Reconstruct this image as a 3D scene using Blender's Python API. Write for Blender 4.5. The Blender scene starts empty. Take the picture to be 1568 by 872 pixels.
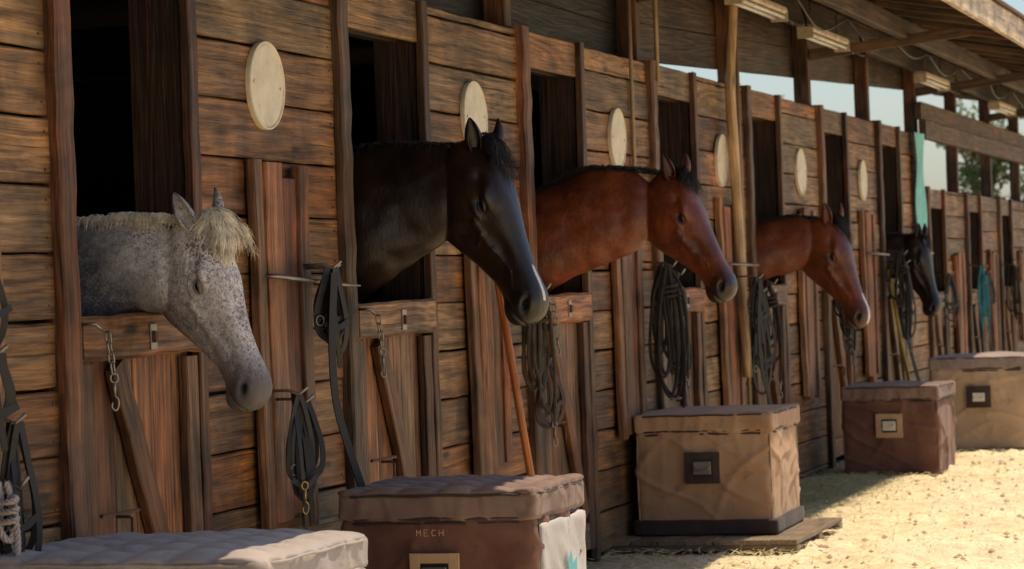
import bpy, math, random
import numpy as np
from mathutils import Vector, Matrix, noise
random.seed(7); np.random.seed(7)
V = Vector
scene = bpy.context.scene
R = random.random
def U(a, b): return a + (b - a) * random.random()

# ------------------------------------------------------------------ helpers
def empty(name):
    e = bpy.data.objects.new(name, None); scene.collection.objects.link(e); return e

def mkobj(name, verts, faces, mat, parent=None, smooth=False, attrs=None):
    me = bpy.data.meshes.new(name)
    me.from_pydata([tuple(v) for v in verts], [], faces)
    if smooth:
        me.polygons.foreach_set('use_smooth', [True] * len(me.polygons))
    if attrs:
        for k, (typ, dat) in attrs.items():
            a = me.attributes.new(k, typ, 'POINT')
            key = 'vector' if typ == 'FLOAT_VECTOR' else ('color' if typ == 'FLOAT_COLOR' else 'value')
            a.data.foreach_set(key, np.asarray(dat, dtype=np.float32).ravel())
    me.update()
    ob = bpy.data.objects.new(name, me); scene.collection.objects.link(ob)
    if mat: me.materials.append(mat)
    if parent: ob.parent = parent
    return ob

def cr(pts, n=8, closed=False):
    pts = [V(p) for p in pts]; m = len(pts); out = []
    rng = m if closed else m - 1
    for i in range(rng):
        if closed:
            p0, p1, p2, p3 = pts[(i-1) % m], pts[i], pts[(i+1) % m], pts[(i+2) % m]
        else:
            p1, p2 = pts[i], pts[i+1]
            p0 = pts[i-1] if i > 0 else p1 * 2 - p2
            p3 = pts[i+2] if i + 2 < m else p2 * 2 - p1
        for k in range(n):
            t = k / n
            out.append(0.5 * ((2*p1) + (p2-p0)*t + (2*p0-5*p1+4*p2-p3)*t*t + (3*p1-p0-3*p2+p3)*t**3))
    if not closed: out.append(pts[-1])
    return out

class MB:
    def __init__(s): s.v = []; s.f = []; s.g = []; s.r = []
    def beam(s, p0, p1, w, t, side, var=None, jit=.0015, ch=.003, seg=.2, taper=0):
        p0 = V(p0); p1 = V(p1); side = V(side)
        d = p1 - p0; L = d.length; ax = d / L
        side = (side - ax * side.dot(ax)).normalized(); th = ax.cross(side)
        n = max(2, int(L / seg) + 1)
        a, b = w/2, t/2; c = min(ch, a*.5, b*.5)
        prof = [(a, -b+c), (a, b-c), (a-c, b), (-a+c, b), (-a, b-c), (-a, -b+c), (-a+c, -b), (a-c, -b)]
        var = R() if var is None else var
        ro = (R()*60, R()*9, R()*9)
        base = len(s.v)
        for i in range(n):
            k = i / (n-1)
            ctr = p0 + ax * (L*k) + side * U(-jit, jit) + th * U(-jit, jit)*.6
            ws = 1 + U(-1, 1)*jit/max(w, .02)*1.2 - taper*k
            for (x, y) in prof:
                s.v.append(ctr + side*x*ws + th*y)
                s.g.append((L*k + ro[0], x + ro[1], y + ro[2])); s.r.append(var)
        for i in range(n-1):
            for j in range(8):
                j2 = (j+1) % 8
                s.f.append((base+i*8+j, base+i*8+j2, base+(i+1)*8+j2, base+(i+1)*8+j))
        s.f.append(tuple(base + 7 - j for j in range(8)))
        s.f.append(tuple(base+(n-1)*8 + j for j in range(8)))
    def sweep(s, pts, rad, n=8, closed=False, flat=None, ref=None, var=.5, rect=False):
        pts = [V(p) for p in pts]; m = len(pts); base = len(s.v)
        u = None; along = 0; ro = R()*30
        if rect: n = 4
        for i in range(m):
            if closed: t = pts[(i+1) % m] - pts[i-1]
            else: t = pts[min(i+1, m-1)] - pts[max(i-1, 0)]
            if t.length < 1e-9: t = V((0, 0, 1))
            t.normalize()
            if ref is not None:
                u = V(ref) - t * V(ref).dot(t)
            elif u is None:
                u = t.orthogonal()
            else:
                u = u - t * u.dot(t)
            if u.length < 1e-6: u = t.orthogonal()
            u.normalize(); w = t.cross(u)
            r = rad(i/(m-1)) if callable(rad) else rad
            if i: along += (pts[i]-pts[i-1]).length
            for j in range(n):
                a = 2*math.pi*j/n + (math.pi/4 if rect else 0); q_ = 1.414 if rect else 1
                if flat: x, y = math.cos(a)*flat[0]/2*q_, math.sin(a)*flat[1]/2*q_
                else: x, y = math.cos(a)*r, math.sin(a)*r
                s.v.append(pts[i] + u*x + w*y); s.g.append((along+ro, x, y)); s.r.append(var)
        rng = m if closed else m-1
        for i in range(rng):
            i2 = (i+1) % m
            for j in range(n):
                j2 = (j+1) % n
                s.f.append((base+i*n+j, base+i*n+j2, base+i2*n+j2, base+i2*n+j))
        if not closed:
            s.f.append(tuple(base + n-1-j for j in range(n)))
            s.f.append(tuple(base+(m-1)*n+j for j in range(n)))
    def raw(s, vs, fs, var=.5):
        b = len(s.v)
        for v in vs: s.v.append(V(v)); s.g.append(tuple(v)); s.r.append(var)
        for f in fs: s.f.append(tuple(b+i for i in f))
    def obj(s, name, mat, parent=None, smooth=False):
        return mkobj(name, s.v, s.f, mat, parent, smooth,
                     {'grain': ('FLOAT_VECTOR', s.g), 'var': ('FLOAT', s.r)})

# ------------------------------------------------------------------ material helpers
class NT:
    def __init__(s, name):
        s.m = bpy.data.materials.new(name); s.m.use_nodes = True
        s.t = s.m.node_tree; s.b = s.t.nodes['Principled BSDF']
    def n(s, typ, ins=None, **props):
        nd = s.t.nodes.new(typ)
        for k, v in props.items(): setattr(nd, k, v)
        if ins:
            for k, v in ins.items():
                sk = nd.inputs[k]
                if isinstance(v, bpy.types.NodeSocket): s.t.links.new(v, sk)
                else: sk.default_value = v
        return nd
    def link(s, a, b): s.t.links.new(a, b)
    def attr(s, name): return s.n('ShaderNodeAttribute', attribute_name=name)
    def coord(s): return s.n('ShaderNodeTexCoord').outputs['Object']
    def map(s, vec, sc): return s.n('ShaderNodeMapping', {'Vector': vec, 'Scale': sc}).outputs[0]
    def noise(s, vec, scale=1, detail=4, rough=.55, dist=0):
        return s.n('ShaderNodeTexNoise', {'Vector': vec, 'Scale': scale, 'Detail': min(detail, 4), 'Roughness': rough, 'Distortion': dist}).outputs[0]
    def math(s, op, a, b=0, c=0, clamp=False):
        return s.n('ShaderNodeMath', {0: a, 1: b, 2: c}, operation=op, use_clamp=clamp).outputs[0]
    def mr(s, v, a, b, c=0, d=1):
        return s.n('ShaderNodeMapRange', {'Value': v, 'From Min': a, 'From Max': b, 'To Min': c, 'To Max': d}).outputs[0]
    def mix(s, f, a, b, mode='MIX'):
        nd = s.t.nodes.new('ShaderNodeMix'); nd.data_type = 'RGBA'; nd.blend_type = mode
        for sk, v in ((nd.inputs[0], f), (nd.inputs[6], a), (nd.inputs[7], b)):
            if isinstance(v, bpy.types.NodeSocket): s.t.links.new(v, sk)
            else: sk.default_value = v if not isinstance(v, tuple) else (*v, 1)[:4]
        return nd.outputs[2]
    def scale(s, col, f):  # multiply colour by scalar
        return s.n('ShaderNodeVectorMath', {0: col, 3: f}, operation='SCALE').outputs[0]
    def bump(s, h, strength=.3, dist=.01):
        b = s.n('ShaderNodeBump', {'Height': h, 'Strength': strength, 'Distance': dist}).outputs[0]
        s.link(b, s.b.inputs['Normal']); return b
    def out(s, col, rough=.6, **kw):
        for k, v in (('Base Color', col), ('Roughness', rough)):
            if isinstance(v, bpy.types.NodeSocket): s.link(v, s.b.inputs[k])
            else: s.b.inputs[k].default_value = (*v, 1)[:4] if isinstance(v, tuple) else v
        for k, v in kw.items(): s.b.inputs[k.replace('_', ' ')].default_value = v
        return s.m

def wood(name, light, dark, rough=.54, bump=.9, stainlo=.36, grey=.30):
    N = NT(name)
    g = N.attr('grain').outputs['Vector']; var = N.attr('var').outputs['Fac']
    n1 = N.noise(N.map(g, (1.8, 46, 46)), 1, 4, .80, .4)
    n3 = N.noise(N.map(g, (5, 150, 150)), 1, 2, .6, .2)
    n2 = N.noise(N.map(g, (.55, 6.5, 6.5)), 1, 1, .5, .3)
    rings = N.mr(N.math('SINE', N.math('MULTIPLY', n2, 62)), -1, 1)
    f = N.math('ADD', N.math('MULTIPLY', rings, .30), N.math('MULTIPLY', N.mr(n1, .36, .66), .70))
    col = N.mix(f, dark, light)
    col = N.scale(col, N.mr(n3, .3, .7, .66, 1.30))
    oc = N.coord()
    st = N.mr(N.noise(oc, 2.1, 4, .68, .6), .35, .64, stainlo, 1.25)
    col = N.scale(col, st)
    st2n = N.noise(N.map(g, (1.5, 13, 13)), 1, 4, .7, .6)
    col = N.scale(col, N.mr(st2n, .53, .68, 1, .45))
    lum = .5*light[0]+.3*light[1]+.2*light[2]
    gc = (lum*.76, lum*.58, lum*.41)
    col = N.mix(N.mr(N.noise(N.map(g, (1.0, 20, 20)), 1, 3, .6), .52, .70, 0, grey), col, gc)
    vo = N.n('ShaderNodeTexVoronoi', {'Vector': N.map(g, (1.9, 6.5, 6.5)), 'Scale': 1.0}).outputs['Distance']
    kn = N.mr(vo, .05, .13, .18, 1)
    col = N.scale(col, kn)
    ck = N.noise(N.map(g, (.9, 70, 70)), 1, 2, .5, .2)
    crk = N.mr(ck, .66, .72, 1, .30)
    col = N.scale(col, crk)
    hs = N.n('ShaderNodeHueSaturation', {'Color': col, 'Hue': N.mr(var, 0, 1, .490, .514), 'Saturation': N.mr(var, 0, 1, 1.10, .92), 'Value': N.mr(N.math('FRACT', N.math('MULTIPLY', var, 7.31)), 0, 1, .60, 1.25)}).outputs[0]
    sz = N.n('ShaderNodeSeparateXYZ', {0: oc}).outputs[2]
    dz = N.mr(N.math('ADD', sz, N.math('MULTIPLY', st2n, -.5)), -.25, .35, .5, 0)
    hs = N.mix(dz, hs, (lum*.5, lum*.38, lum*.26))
    N.bump(N.math('ADD', N.math('MULTIPLY', f, .6), N.math('MULTIPLY', N.math('MINIMUM', kn, crk), .5)), bump, .005)
    return N.out(hs, N.mr(n1, .3, .7, rough+.12, rough-.12), Specular_IOR_Level=.38)

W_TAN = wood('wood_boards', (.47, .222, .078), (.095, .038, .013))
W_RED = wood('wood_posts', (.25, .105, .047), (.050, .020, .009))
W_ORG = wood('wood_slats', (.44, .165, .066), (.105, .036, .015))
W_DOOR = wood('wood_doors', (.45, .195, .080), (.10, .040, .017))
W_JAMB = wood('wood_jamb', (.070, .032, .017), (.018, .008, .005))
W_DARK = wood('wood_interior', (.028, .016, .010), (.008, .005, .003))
W_ROOF = wood('wood_roof', (.155, .074, .034), (.048, .021, .009))
W_FASC = wood('wood_fascia', (.66, .52, .36), (.42, .30, .19))
W_HDL = wood('wood_handle', (.64, .21, .055), (.42, .12, .03), rough=.42, stainlo=.8, grey=0)

def simple(name, col, rough=.5, metal=0, bumpsc=0, bumpst=.2, vary=.2, vsc=8):
    N = NT(name); oc = N.coord()
    f = N.mr(N.noise(oc, vsc, 3, .6), .3, .7, 1-vary, 1+vary)
    c = N.n('ShaderNodeRGB'); c.outputs[0].default_value = (*col, 1)
    if bumpsc: N.bump(N.noise(oc, bumpsc, 4), bumpst, .004)
    return N.out(N.scale(c.outputs[0], f), rough, Metallic=metal)
M_METAL = simple('metal_worn', (.28, .25, .22), .42, .9, 60, .15)
M_RUST = simple('metal_rusty', (.12, .06, .04), .6, .5, 60, .3)
M_BRASS = simple('metal_brass', (.40, .26, .10), .4, .9)
M_LEATH = simple('leather_black', (.011, .007, .006), .5, 0, 120, .2)
M_LEATHB = simple('leather_brown', (.055, .018, .011), .48, 0, 120, .2)
M_NYL = simple('nylon_black', (.010, .009, .009), .7, 0, 200, .3)
M_TEAL = simple('nylon_teal', (.05, .24, .28), .6, 0, 200, .3)
M_ROPE = simple('rope_grey', (.095, .075, .050), .85, 0, 300, .4, .4, 20)
M_ROPED = simple('rope_dark', (.036, .026, .020), .85, 0, 300, .4, .4, 20)
M_ROPEW = simple('rope_white', (.5, .43, .40), .85, 0, 300, .4)
M_WHITE = simple('enamel_white', (.66, .60, .50), .4, 0, 0, 0, .15)
M_FIXT = simple('enamel_dirty', (.44, .35, .24), .5, 0, 0, 0, .3, 20)
M_BLACKP = simple('plastic_black', (.02, .018, .017), .4)
M_YEL = simple('handle_yellow', (.6, .38, .05), .4)
M_BUCK = simple('bucket_plastic', (.6, .58, .54), .35)

# cream round plate
N = NT('plate_cream'); oc = N.coord()
d = N.mr(N.noise(oc, 9, 6, .65), .35, .7, .74, 1.05)
c = N.mix(N.mr(N.noise(oc, 45, 4), .62, .75, 0, .5), (.80, .70, .52), (.34, .24, .14))
M_PLATE = N.out(N.scale(c, d), .5)

# ------------------------------------------------------------------ barn
P = 2.256; X0 = 7.15
barn = empty('stable_barn')
def px(n): return X0 + P*n
NS, NE, NLOW = -3, 11, 7
boards = MB(); posts = MB(); slats = MB(); doors = MB(); inner = MB(); roof = MB(); fascia = MB(); metal = MB(); rusty = MB(); jambs = MB(); nails = MB()
WT = 2.395
def nail(x, y, z): nails.sweep([(x, y, z), (x, y-.003, z)], .004, 6)
for n in range(NS, NE+1):
    x0 = px(n); low = n >= NLOW
    top = 1.96 if low else WT
    otop = 1.80 if low else 2.24
    # post
    posts.beam((x0+.045, .0, 0), (x0+.045, .0, top+.01), .09+U(-.006, .01), .095, (1, 0, 0), jit=.0045, ch=.008, seg=.08)
    posts.beam((x0+.05, .085, top-.4), (x0+.05, .085, 3.2), .09, .10, (1, 0, 0), jit=.002, ch=.005)
    if n == NE: break
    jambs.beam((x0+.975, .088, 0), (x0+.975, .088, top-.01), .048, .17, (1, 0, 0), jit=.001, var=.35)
    posts.beam((x0+.965, -.022, 0), (x0+.965, -.022, top+.005), .062, .034, (1, 0, 0), jit=.003, ch=.004, seg=.12)
    z = otop+.078
    boards.beam((x0+.09, 0, z), (x0+.94, 0, z), .156, .022, (0, 0, 1))
    jambs.beam((x0+.09, .09, otop+.05), (x0+.95, .09, otop+.05), .10, .06, (0, 0, 1))
    off = U(0, .18); z = -off
    while z < top - .02:
        h = .186
        a = max(z, .01); b = min(z+h, top)
        if b - a > .02:
            dy = U(-.004, .004); t = U(-.003, .003)
            boards.beam((x0+.998, dy, (a+b)/2+t), (x0+P-.002, dy+U(-.002, .002), (a+b)/2-t*.6), b-a-U(.001, .007), .022, (0, 0, 1), jit=.0018, ch=.005, seg=.12)
            for q in (1.02, P-.04):
                nail(x0+q+U(-.004, .004), dy-.011, a+.04); nail(x0+q+U(-.004, .004), dy-.011, b-.04)
        z += .189
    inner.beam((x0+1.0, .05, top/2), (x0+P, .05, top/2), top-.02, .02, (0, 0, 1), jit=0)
    if n != NLOW-1:
        xs = x0+1.40; tz = 1.72 if not low else 1.45
        ws = [.075, .15, .14, .09]
        for i, w in enumerate(ws):
            dz = U(-.05, .02)
            slats.beam((xs+w/2, -.033-.012*(i % 2)-(.012 if i == 0 else 0), .52+U(-.04, .04)), (xs+w/2+U(-.006, .006), -.033-.012*(i % 2), tz+dz), w-.008, .034, (1, 0, 0), jit=.003, ch=.004, seg=.12)
            xs += w
    a, b = x0+.10, x0+.935
    dt = 1.24 if not low else 1.10
    w = .139; xx = a+.005
    while xx < b-.02:
        ww = min(w, b-xx)
        doors.beam((xx+ww/2, .012+U(-.003, .003), .06), (xx+ww/2+U(-.003, .003), .012, dt-.03), ww-.006, .02, (1, 0, 0), jit=.0015)
        xx += w
    doors.beam((a, -.026, dt-.065), (b+.02, -.026, dt-.065+U(-.01, .01)), .13, .04, (0, 0, 1), jit=.004, ch=.010, seg=.1)
    posts.beam((a+.045, -.016, .06), (a+.045, -.016, dt-.135), .085, .032, (1, 0, 0), jit=.003, ch=.004, seg=.1)
    posts.beam((b-.045, -.016, .06), (b-.045, -.016, dt-.135), .085, .032, (1, 0, 0), jit=.003, ch=.004, seg=.1)
    posts.beam((x0+.36, -.018, dt-.14), (x0+.80, -.018, .22), .095, .032, (1, 0, 0), jit=.003, ch=.004, seg=.1)
    doors.beam((a+.09, -.014, .12), (b-.09, -.014, .12), .12, .026, (0, 0, 1), jit=.002)
    metal.beam((x0+.57, -.049, dt-.105), (x0+.57, -.049, dt-.03), .045, .005, (1, 0, 0), jit=0, ch=.001)
    rusty.beam((x0+.57, -.056, dt-.085), (x0+.57, -.056, dt-.05), .022, .012, (1, 0, 0), jit=0, ch=.002)
    rusty.sweep([(x0+.30, -.035, .66), (x0+.30, -.075, .66), (x0+.30, -.085, .655), (x0+.30, -.085, .60)], .005, 6)
    rusty.sweep([(x0+.20, -.035, .67), (x0+.42, -.05, .67)], .006, 6)
    ph = 12 if not low else 10
    for k in range(ph):
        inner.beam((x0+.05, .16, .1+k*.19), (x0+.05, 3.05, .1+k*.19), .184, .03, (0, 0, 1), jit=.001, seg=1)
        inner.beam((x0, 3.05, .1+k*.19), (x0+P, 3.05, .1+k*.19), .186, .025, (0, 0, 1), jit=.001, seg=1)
    inner.beam((x0+.9, 1.2, 0), (x0+.9, 1.2, 1.9), .12, .12, (1, 0, 0))
inner.beam((0, 1.62, WT-.03), (px(NLOW)-.0, 1.62, WT-.03), 3.0, .03, (0, 1, 0), jit=0, seg=2)
inner.beam((px(NLOW)+.01, 1.62, 1.93), (px(NE), 1.62, 1.93), 3.0, .03, (0, 1, 0), jit=0, seg=2)
for k in range(4):
    inner.beam((0, .16, 2.50+k*.19), (14.05, .16, 2.50+k*.19), .187, .025, (0, 0, 1), jit=.001, seg=1, var=.01)
for k in range(4):
    xe = [px(NE), 26.8, 21.6, 16.5][k]
    z0 = 2.53+k*.2
    roof.beam((14.1, .15+.004*k, z0), (xe, .15+.004*k, z0+.0375*(xe-14.1)), .197, .03, (0, 0, 1), jit=.002, seg=.6, var=.43)
roof.beam((px(NLOW)-.1, -.03, 2.43), (px(NE), -.03, 2.43), .15, .06, (0, 0, 1), seg=.5, var=.26)
roof.beam((px(NLOW)-.1, .0, 2.585), (px(NE), .0, 2.585), .14, .05, (0, 0, 1), seg=.5, var=.27)
# eave overhang roof
EY = -1.20
def zc(y): return 2.9 + .18*(y-EY)
x = 1.0
while x < px(NE)+.3:
    roof.beam((x, EY+.02, zc(EY+.02)+U(-.006, .006)), (x+U(-.02, .02), 1.25, zc(1.25)), .14, .045, (0, 0, 1), jit=.002, seg=.4)
    x += .61
y = EY
while y < 1.25:
    w = .145
    xx = .5
    while xx < px(NE)+.3:
        xe = min(xx+U(2.5, 4.5), px(NE)+.35)
        z = zc(y+w/2)+.083
        roof.beam((xx, y+w/2, z), (xe-.003, y+w/2, z), w-.004, .02, (0, 1, .18), jit=.001, seg=.8)
        xx = xe
    y += w
fascia.beam((.5, EY-.025, zc(EY)), (px(NE)+.4, EY-.025, zc(EY)), .17, .035, (0, 0, 1), jit=.002, seg=.5)
for yy, h in ((-.58, .12), (-.10, .18)):
    roof.beam((.5, yy, zc(yy)-.07-h/2), (px(NE)+.3, yy, zc(yy)-.07-h/2), h, .06, (0, 0, 1), jit=.003, seg=.5)
for n in range(3, NE+1, 2):
    x0 = px(n)
    roof.beam((x0+.05, .03, 2.74), (x0+.30, -1.0, 2.86), .07, .045, (0, 0, 1), jit=.002)
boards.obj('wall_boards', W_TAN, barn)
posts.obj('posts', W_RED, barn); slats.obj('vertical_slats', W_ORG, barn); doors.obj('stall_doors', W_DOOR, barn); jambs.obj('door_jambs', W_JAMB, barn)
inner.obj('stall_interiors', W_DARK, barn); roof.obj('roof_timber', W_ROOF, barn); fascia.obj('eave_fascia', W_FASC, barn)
metal.obj('latch_plates', M_METAL, barn); rusty.obj('hasps', M_RUST, barn); nails.obj('nail_heads', M_RUST, barn)
rs = MB(); rs.raw([(.4, EY-.07, zc(EY-.07)+.10), (px(NE)+.4, EY-.07, zc(EY-.07)+.10), (px(NE)+.4, 1.35, zc(1.35)+.10), (.4, 1.35, zc(1.35)+.10),
                   (.4, EY-.07, zc(EY-.07)+.12), (px(NE)+.4, EY-.07, zc(EY-.07)+.12), (px(NE)+.4, 1.35, zc(1.35)+.12), (.4, 1.35, zc(1.35)+.12)],
                  [(0, 3, 2, 1), (4, 5, 6, 7), (0, 1, 5, 4), (2, 3, 7, 6), (1, 2, 6, 5), (3, 0, 4, 7)])
rs.obj('roof_sun_block', M_RUST, barn)  # unseen sheet above the planks, added to stop sun leaking through gaps
fl = MB(); fl.raw([(0, .12, .012), (px(NE), .12, .012), (px(NE), 3.1, .012), (0, 3.1, .012)], [(0, 1, 2, 3)])
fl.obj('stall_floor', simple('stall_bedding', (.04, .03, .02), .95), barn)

# ------------------------------------------------------------------ round plates
for i, n in enumerate(range(-1, 7)):
    xc = 8.74 + 2.26*n; zcn = 1.98 if n < 3 else 1.945
    if n == 6: continue
    m = MB(); r = .148; prof = [(0, -.0), (0, -.016), (r*.9, -.016), (r*.93, -.014), (r*.955, -.019), (r*.99, -.019), (r, -.014), (r, .0)]
    vs = []; S = 48
    for (rr, yy) in prof:
        for j in range(S):
            a = 2*math.pi*j/S; vs.append((rr*math.cos(a), yy, rr*math.sin(a)))
    fs = [(k*S+j, k*S+(j+1) % S, (k+1)*S+(j+1) % S, (k+1)*S+j) for k in range(len(prof)-1) for j in range(S)]
    m.raw(vs, fs)
    for sx in (-1, 1):
        m.sweep([(sx*.11, -.015, 0), (sx*.11, -.021, 0)], .006, 8)
    o = m.obj('round_sign', M_PLATE); o.location = (xc, -.014, zcn); o.rotation_euler = (U(-.02, .02), U(-.1, .1), U(-.02, .02))

# ------------------------------------------------------------------ ground
xs = np.concatenate([np.linspace(-150, 5, 12)[:-1], np.arange(5, 12, .08), np.arange(12, 24, .04), np.arange(24, 34, .07), np.linspace(34, 400, 16)[1:]])
ys = np.concatenate([np.linspace(-150, -4.5, 14)[:-1], np.arange(-4.5, .2, .04), np.linspace(.2, 200, 12)[1:]])
gv = []
for x in xs:
    for y in ys:
        z = 0
        if 5 <= x <= 34 and -4.5 <= y <= .2:
            hoof = noise.noise(V((x*5, y*5, 11)))
            z = .024*noise.noise(V((x*1.8, y*1.8, 0))) + .026*noise.noise(V((x*5, y*5, 3))) - .040*max(0, hoof-.22) + .020*noise.noise(V((x*12, y*12, 8)))
            e = min(1, (x-5)/1, (34-x)/1, (y+4.5)/.5, (.2-y)/.25); z *= max(0, e)*(.35+.65*min(1, max(0, -y)/.8))
        gv.append((x, y, z-.006))
ny = len(ys); gf = [(i*ny+j, (i+1)*ny+j, (i+1)*ny+j+1, i*ny+j+1) for i in range(len(xs)-1) for j in range(ny-1)]
N = NT('sandy_dirt'); oc = N.coord()
a = N.noise(oc, 1.3, 4, .6); b = N.noise(oc, 9, 4, .7); c3 = N.noise(oc, 60, 4, .7)
col = N.mix(N.mr(a, .35, .65), (.70, .58, .38), (.82, .71, .49))
col = N.mix(N.mr(b, .52, .66, 0, .6), col, (.47, .35, .20))
col = N.mix(N.mr(c3, .56, .68, 0, .6), col, (.88, .78, .56))
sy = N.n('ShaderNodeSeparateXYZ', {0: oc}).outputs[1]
wall_brown = N.mr(N.math('ADD', sy, N.math('MULTIPLY', a, .6)), -.5, .2, 0, .7)  # ground colour turns browner towards the wall
col = N.mix(wall_brown, col, (.20, .14, .09))
N.bump(N.math('ADD', N.math('MULTIPLY', b, .7), N.math('MULTIPLY', c3, .3)), .9, .04)
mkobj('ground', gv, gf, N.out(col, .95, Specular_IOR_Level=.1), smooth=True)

M_STRAW = simple('straw', (.60, .48, .25), .8, 0, 0, 0, .35, 30)
M_STRAWG = simple('hay_dull', (.30, .27, .13), .8, 0, 0, 0, .35, 30)
def straw(name, mat, n, fn, size=(.02, .07)):
    vs = []; fs = []
    for i in range(n):
        x, y, z = fn(); a = U(0, math.pi); L = U(*size)/2; w = U(.001, .0025); t = U(-.35, .35)
        dx, dy = math.cos(a), math.sin(a); b = len(vs)
        vs += [(x-dx*L-dy*w, y-dy*L+dx*w, z-t*L), (x+dx*L-dy*w, y+dy*L+dx*w, z+t*L), (x+dx*L+dy*w, y+dy*L-dx*w, z+t*L+.001), (x-dx*L+dy*w, y-dy*L-dx*w, z-t*L+.001)]
        fs.append((b, b+1, b+2, b+3))
    return mkobj(name, vs, fs, mat)
straw('straw_litter', M_STRAW, 14000, lambda: (U(9, 26), -abs(random.gauss(0, 1.3)), U(.004, .024)))
def pile():
    x = random.gauss(16.2, .8); y = -.35 + random.gauss(0, .15)
    h = .05*math.exp(-((x-16.4)/1.1)**2-((y+.35)/.25)**2)
    return (x, min(y, -.03), U(.004, .02)+h*R())
straw('hay_pile', M_STRAWG, 6000, pile, (.03, .10))
vs = []; fs = []
for i in range(1200):
    x, y, r = U(9.5, 24), U(-4, -.1), U(.004, .018)
    b = len(vs)
    for (dx, dy, dz) in ((1, 0, 0), (0, 1, 0), (-1, 0, 0), (0, -1, 0), (0, 0, .8), (0, 0, -.4)):
        vs.append((x+dx*r*U(.7, 1.4), y+dy*r*U(.7, 1.4), .006+dz*r))
    fs += [(b, b+1, b+4), (b+1, b+2, b+4), (b+2, b+3, b+4), (b+3, b, b+4), (b+1, b, b+5), (b+2, b+1, b+5), (b+3, b+2, b+5), (b, b+3, b+5)]
mkobj('dirt_clods', vs, fs, simple('clod', (.42, .32, .20), .95))

# ------------------------------------------------------------------ tack trunks
import bmesh
def rbox(lo, hi, r, cuts=26, disp=None):
    bm = bmesh.new(); bmesh.ops.create_cube(bm, size=2)
    bmesh.ops.subdivide_edges(bm, edges=bm.edges[:], cuts=cuts, use_grid_fill=True)
    lo = V(lo); hi = V(hi); c = (lo+hi)/2; h = (hi-lo)/2
    for v in bm.verts:
        p = V((v.co[i]*h[i] for i in range(3)))
        q = V((max(-h[i]+r, min(h[i]-r, p[i])) for i in range(3)))
        d = p-q; nrm = d.normalized() if d.length > 1e-9 else V((0, 0, 1))
        if d.length > 1e-9: p = q + nrm*r
        p = p + c
        if disp: p = p + nrm*disp(p, nrm)
        v.co = p
    me = [v.co.copy() for v in bm.verts]; f = [tuple(v.index for v in fc.verts) for fc in bm.faces]
    bm.free(); return me, f
def fabric(name, col, dust=.20):
    N = NT(name); oc = N.coord()
    dn = N.noise(oc, 5, 3, .6)
    c = N.mix(N.mr(dn, .38, .7, 0, dust), col, (.50, .39, .27))
    c = N.scale(c, N.mr(N.noise(oc, 2.5, 2), .3, .7, .82, 1.12))
    c = N.scale(c, N.mr(N.noise(oc, 13, 4, .75), .54, .72, 1, .70))
    N.bump(N.math('ADD', N.noise(oc, 9, 3, .55), N.math('MULTIPLY', N.noise(oc, 350, 1), .10)), .42, .016)
    return N.out(c, .80, Sheen_Weight=.1)
F_TAN = fabric('canvas_tan', (.41, .235, .125)); F_BRN = fabric('canvas_brown', (.150, .056, .034), .10); F_GRY = fabric('canvas_grey', (.37, .32, .30))
F_LID = fabric('canvas_lid_grey', (.28, .215, .19)); F_LIDB = fabric('canvas_lid_brown', (.19, .110, .088)); F_DK = fabric('canvas_dark', (.034, .017, .012), .05); F_FR = fabric('canvas_frame_tan', (.52, .33, .17))
F_TAN2 = fabric('canvas_light_tan', (.50, .34, .21)); F_TL = fabric('canvas_teal', (.08, .40, .44), 0); F_PALE = fabric('canvas_pale', (.50, .47, .46), .1)
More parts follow.
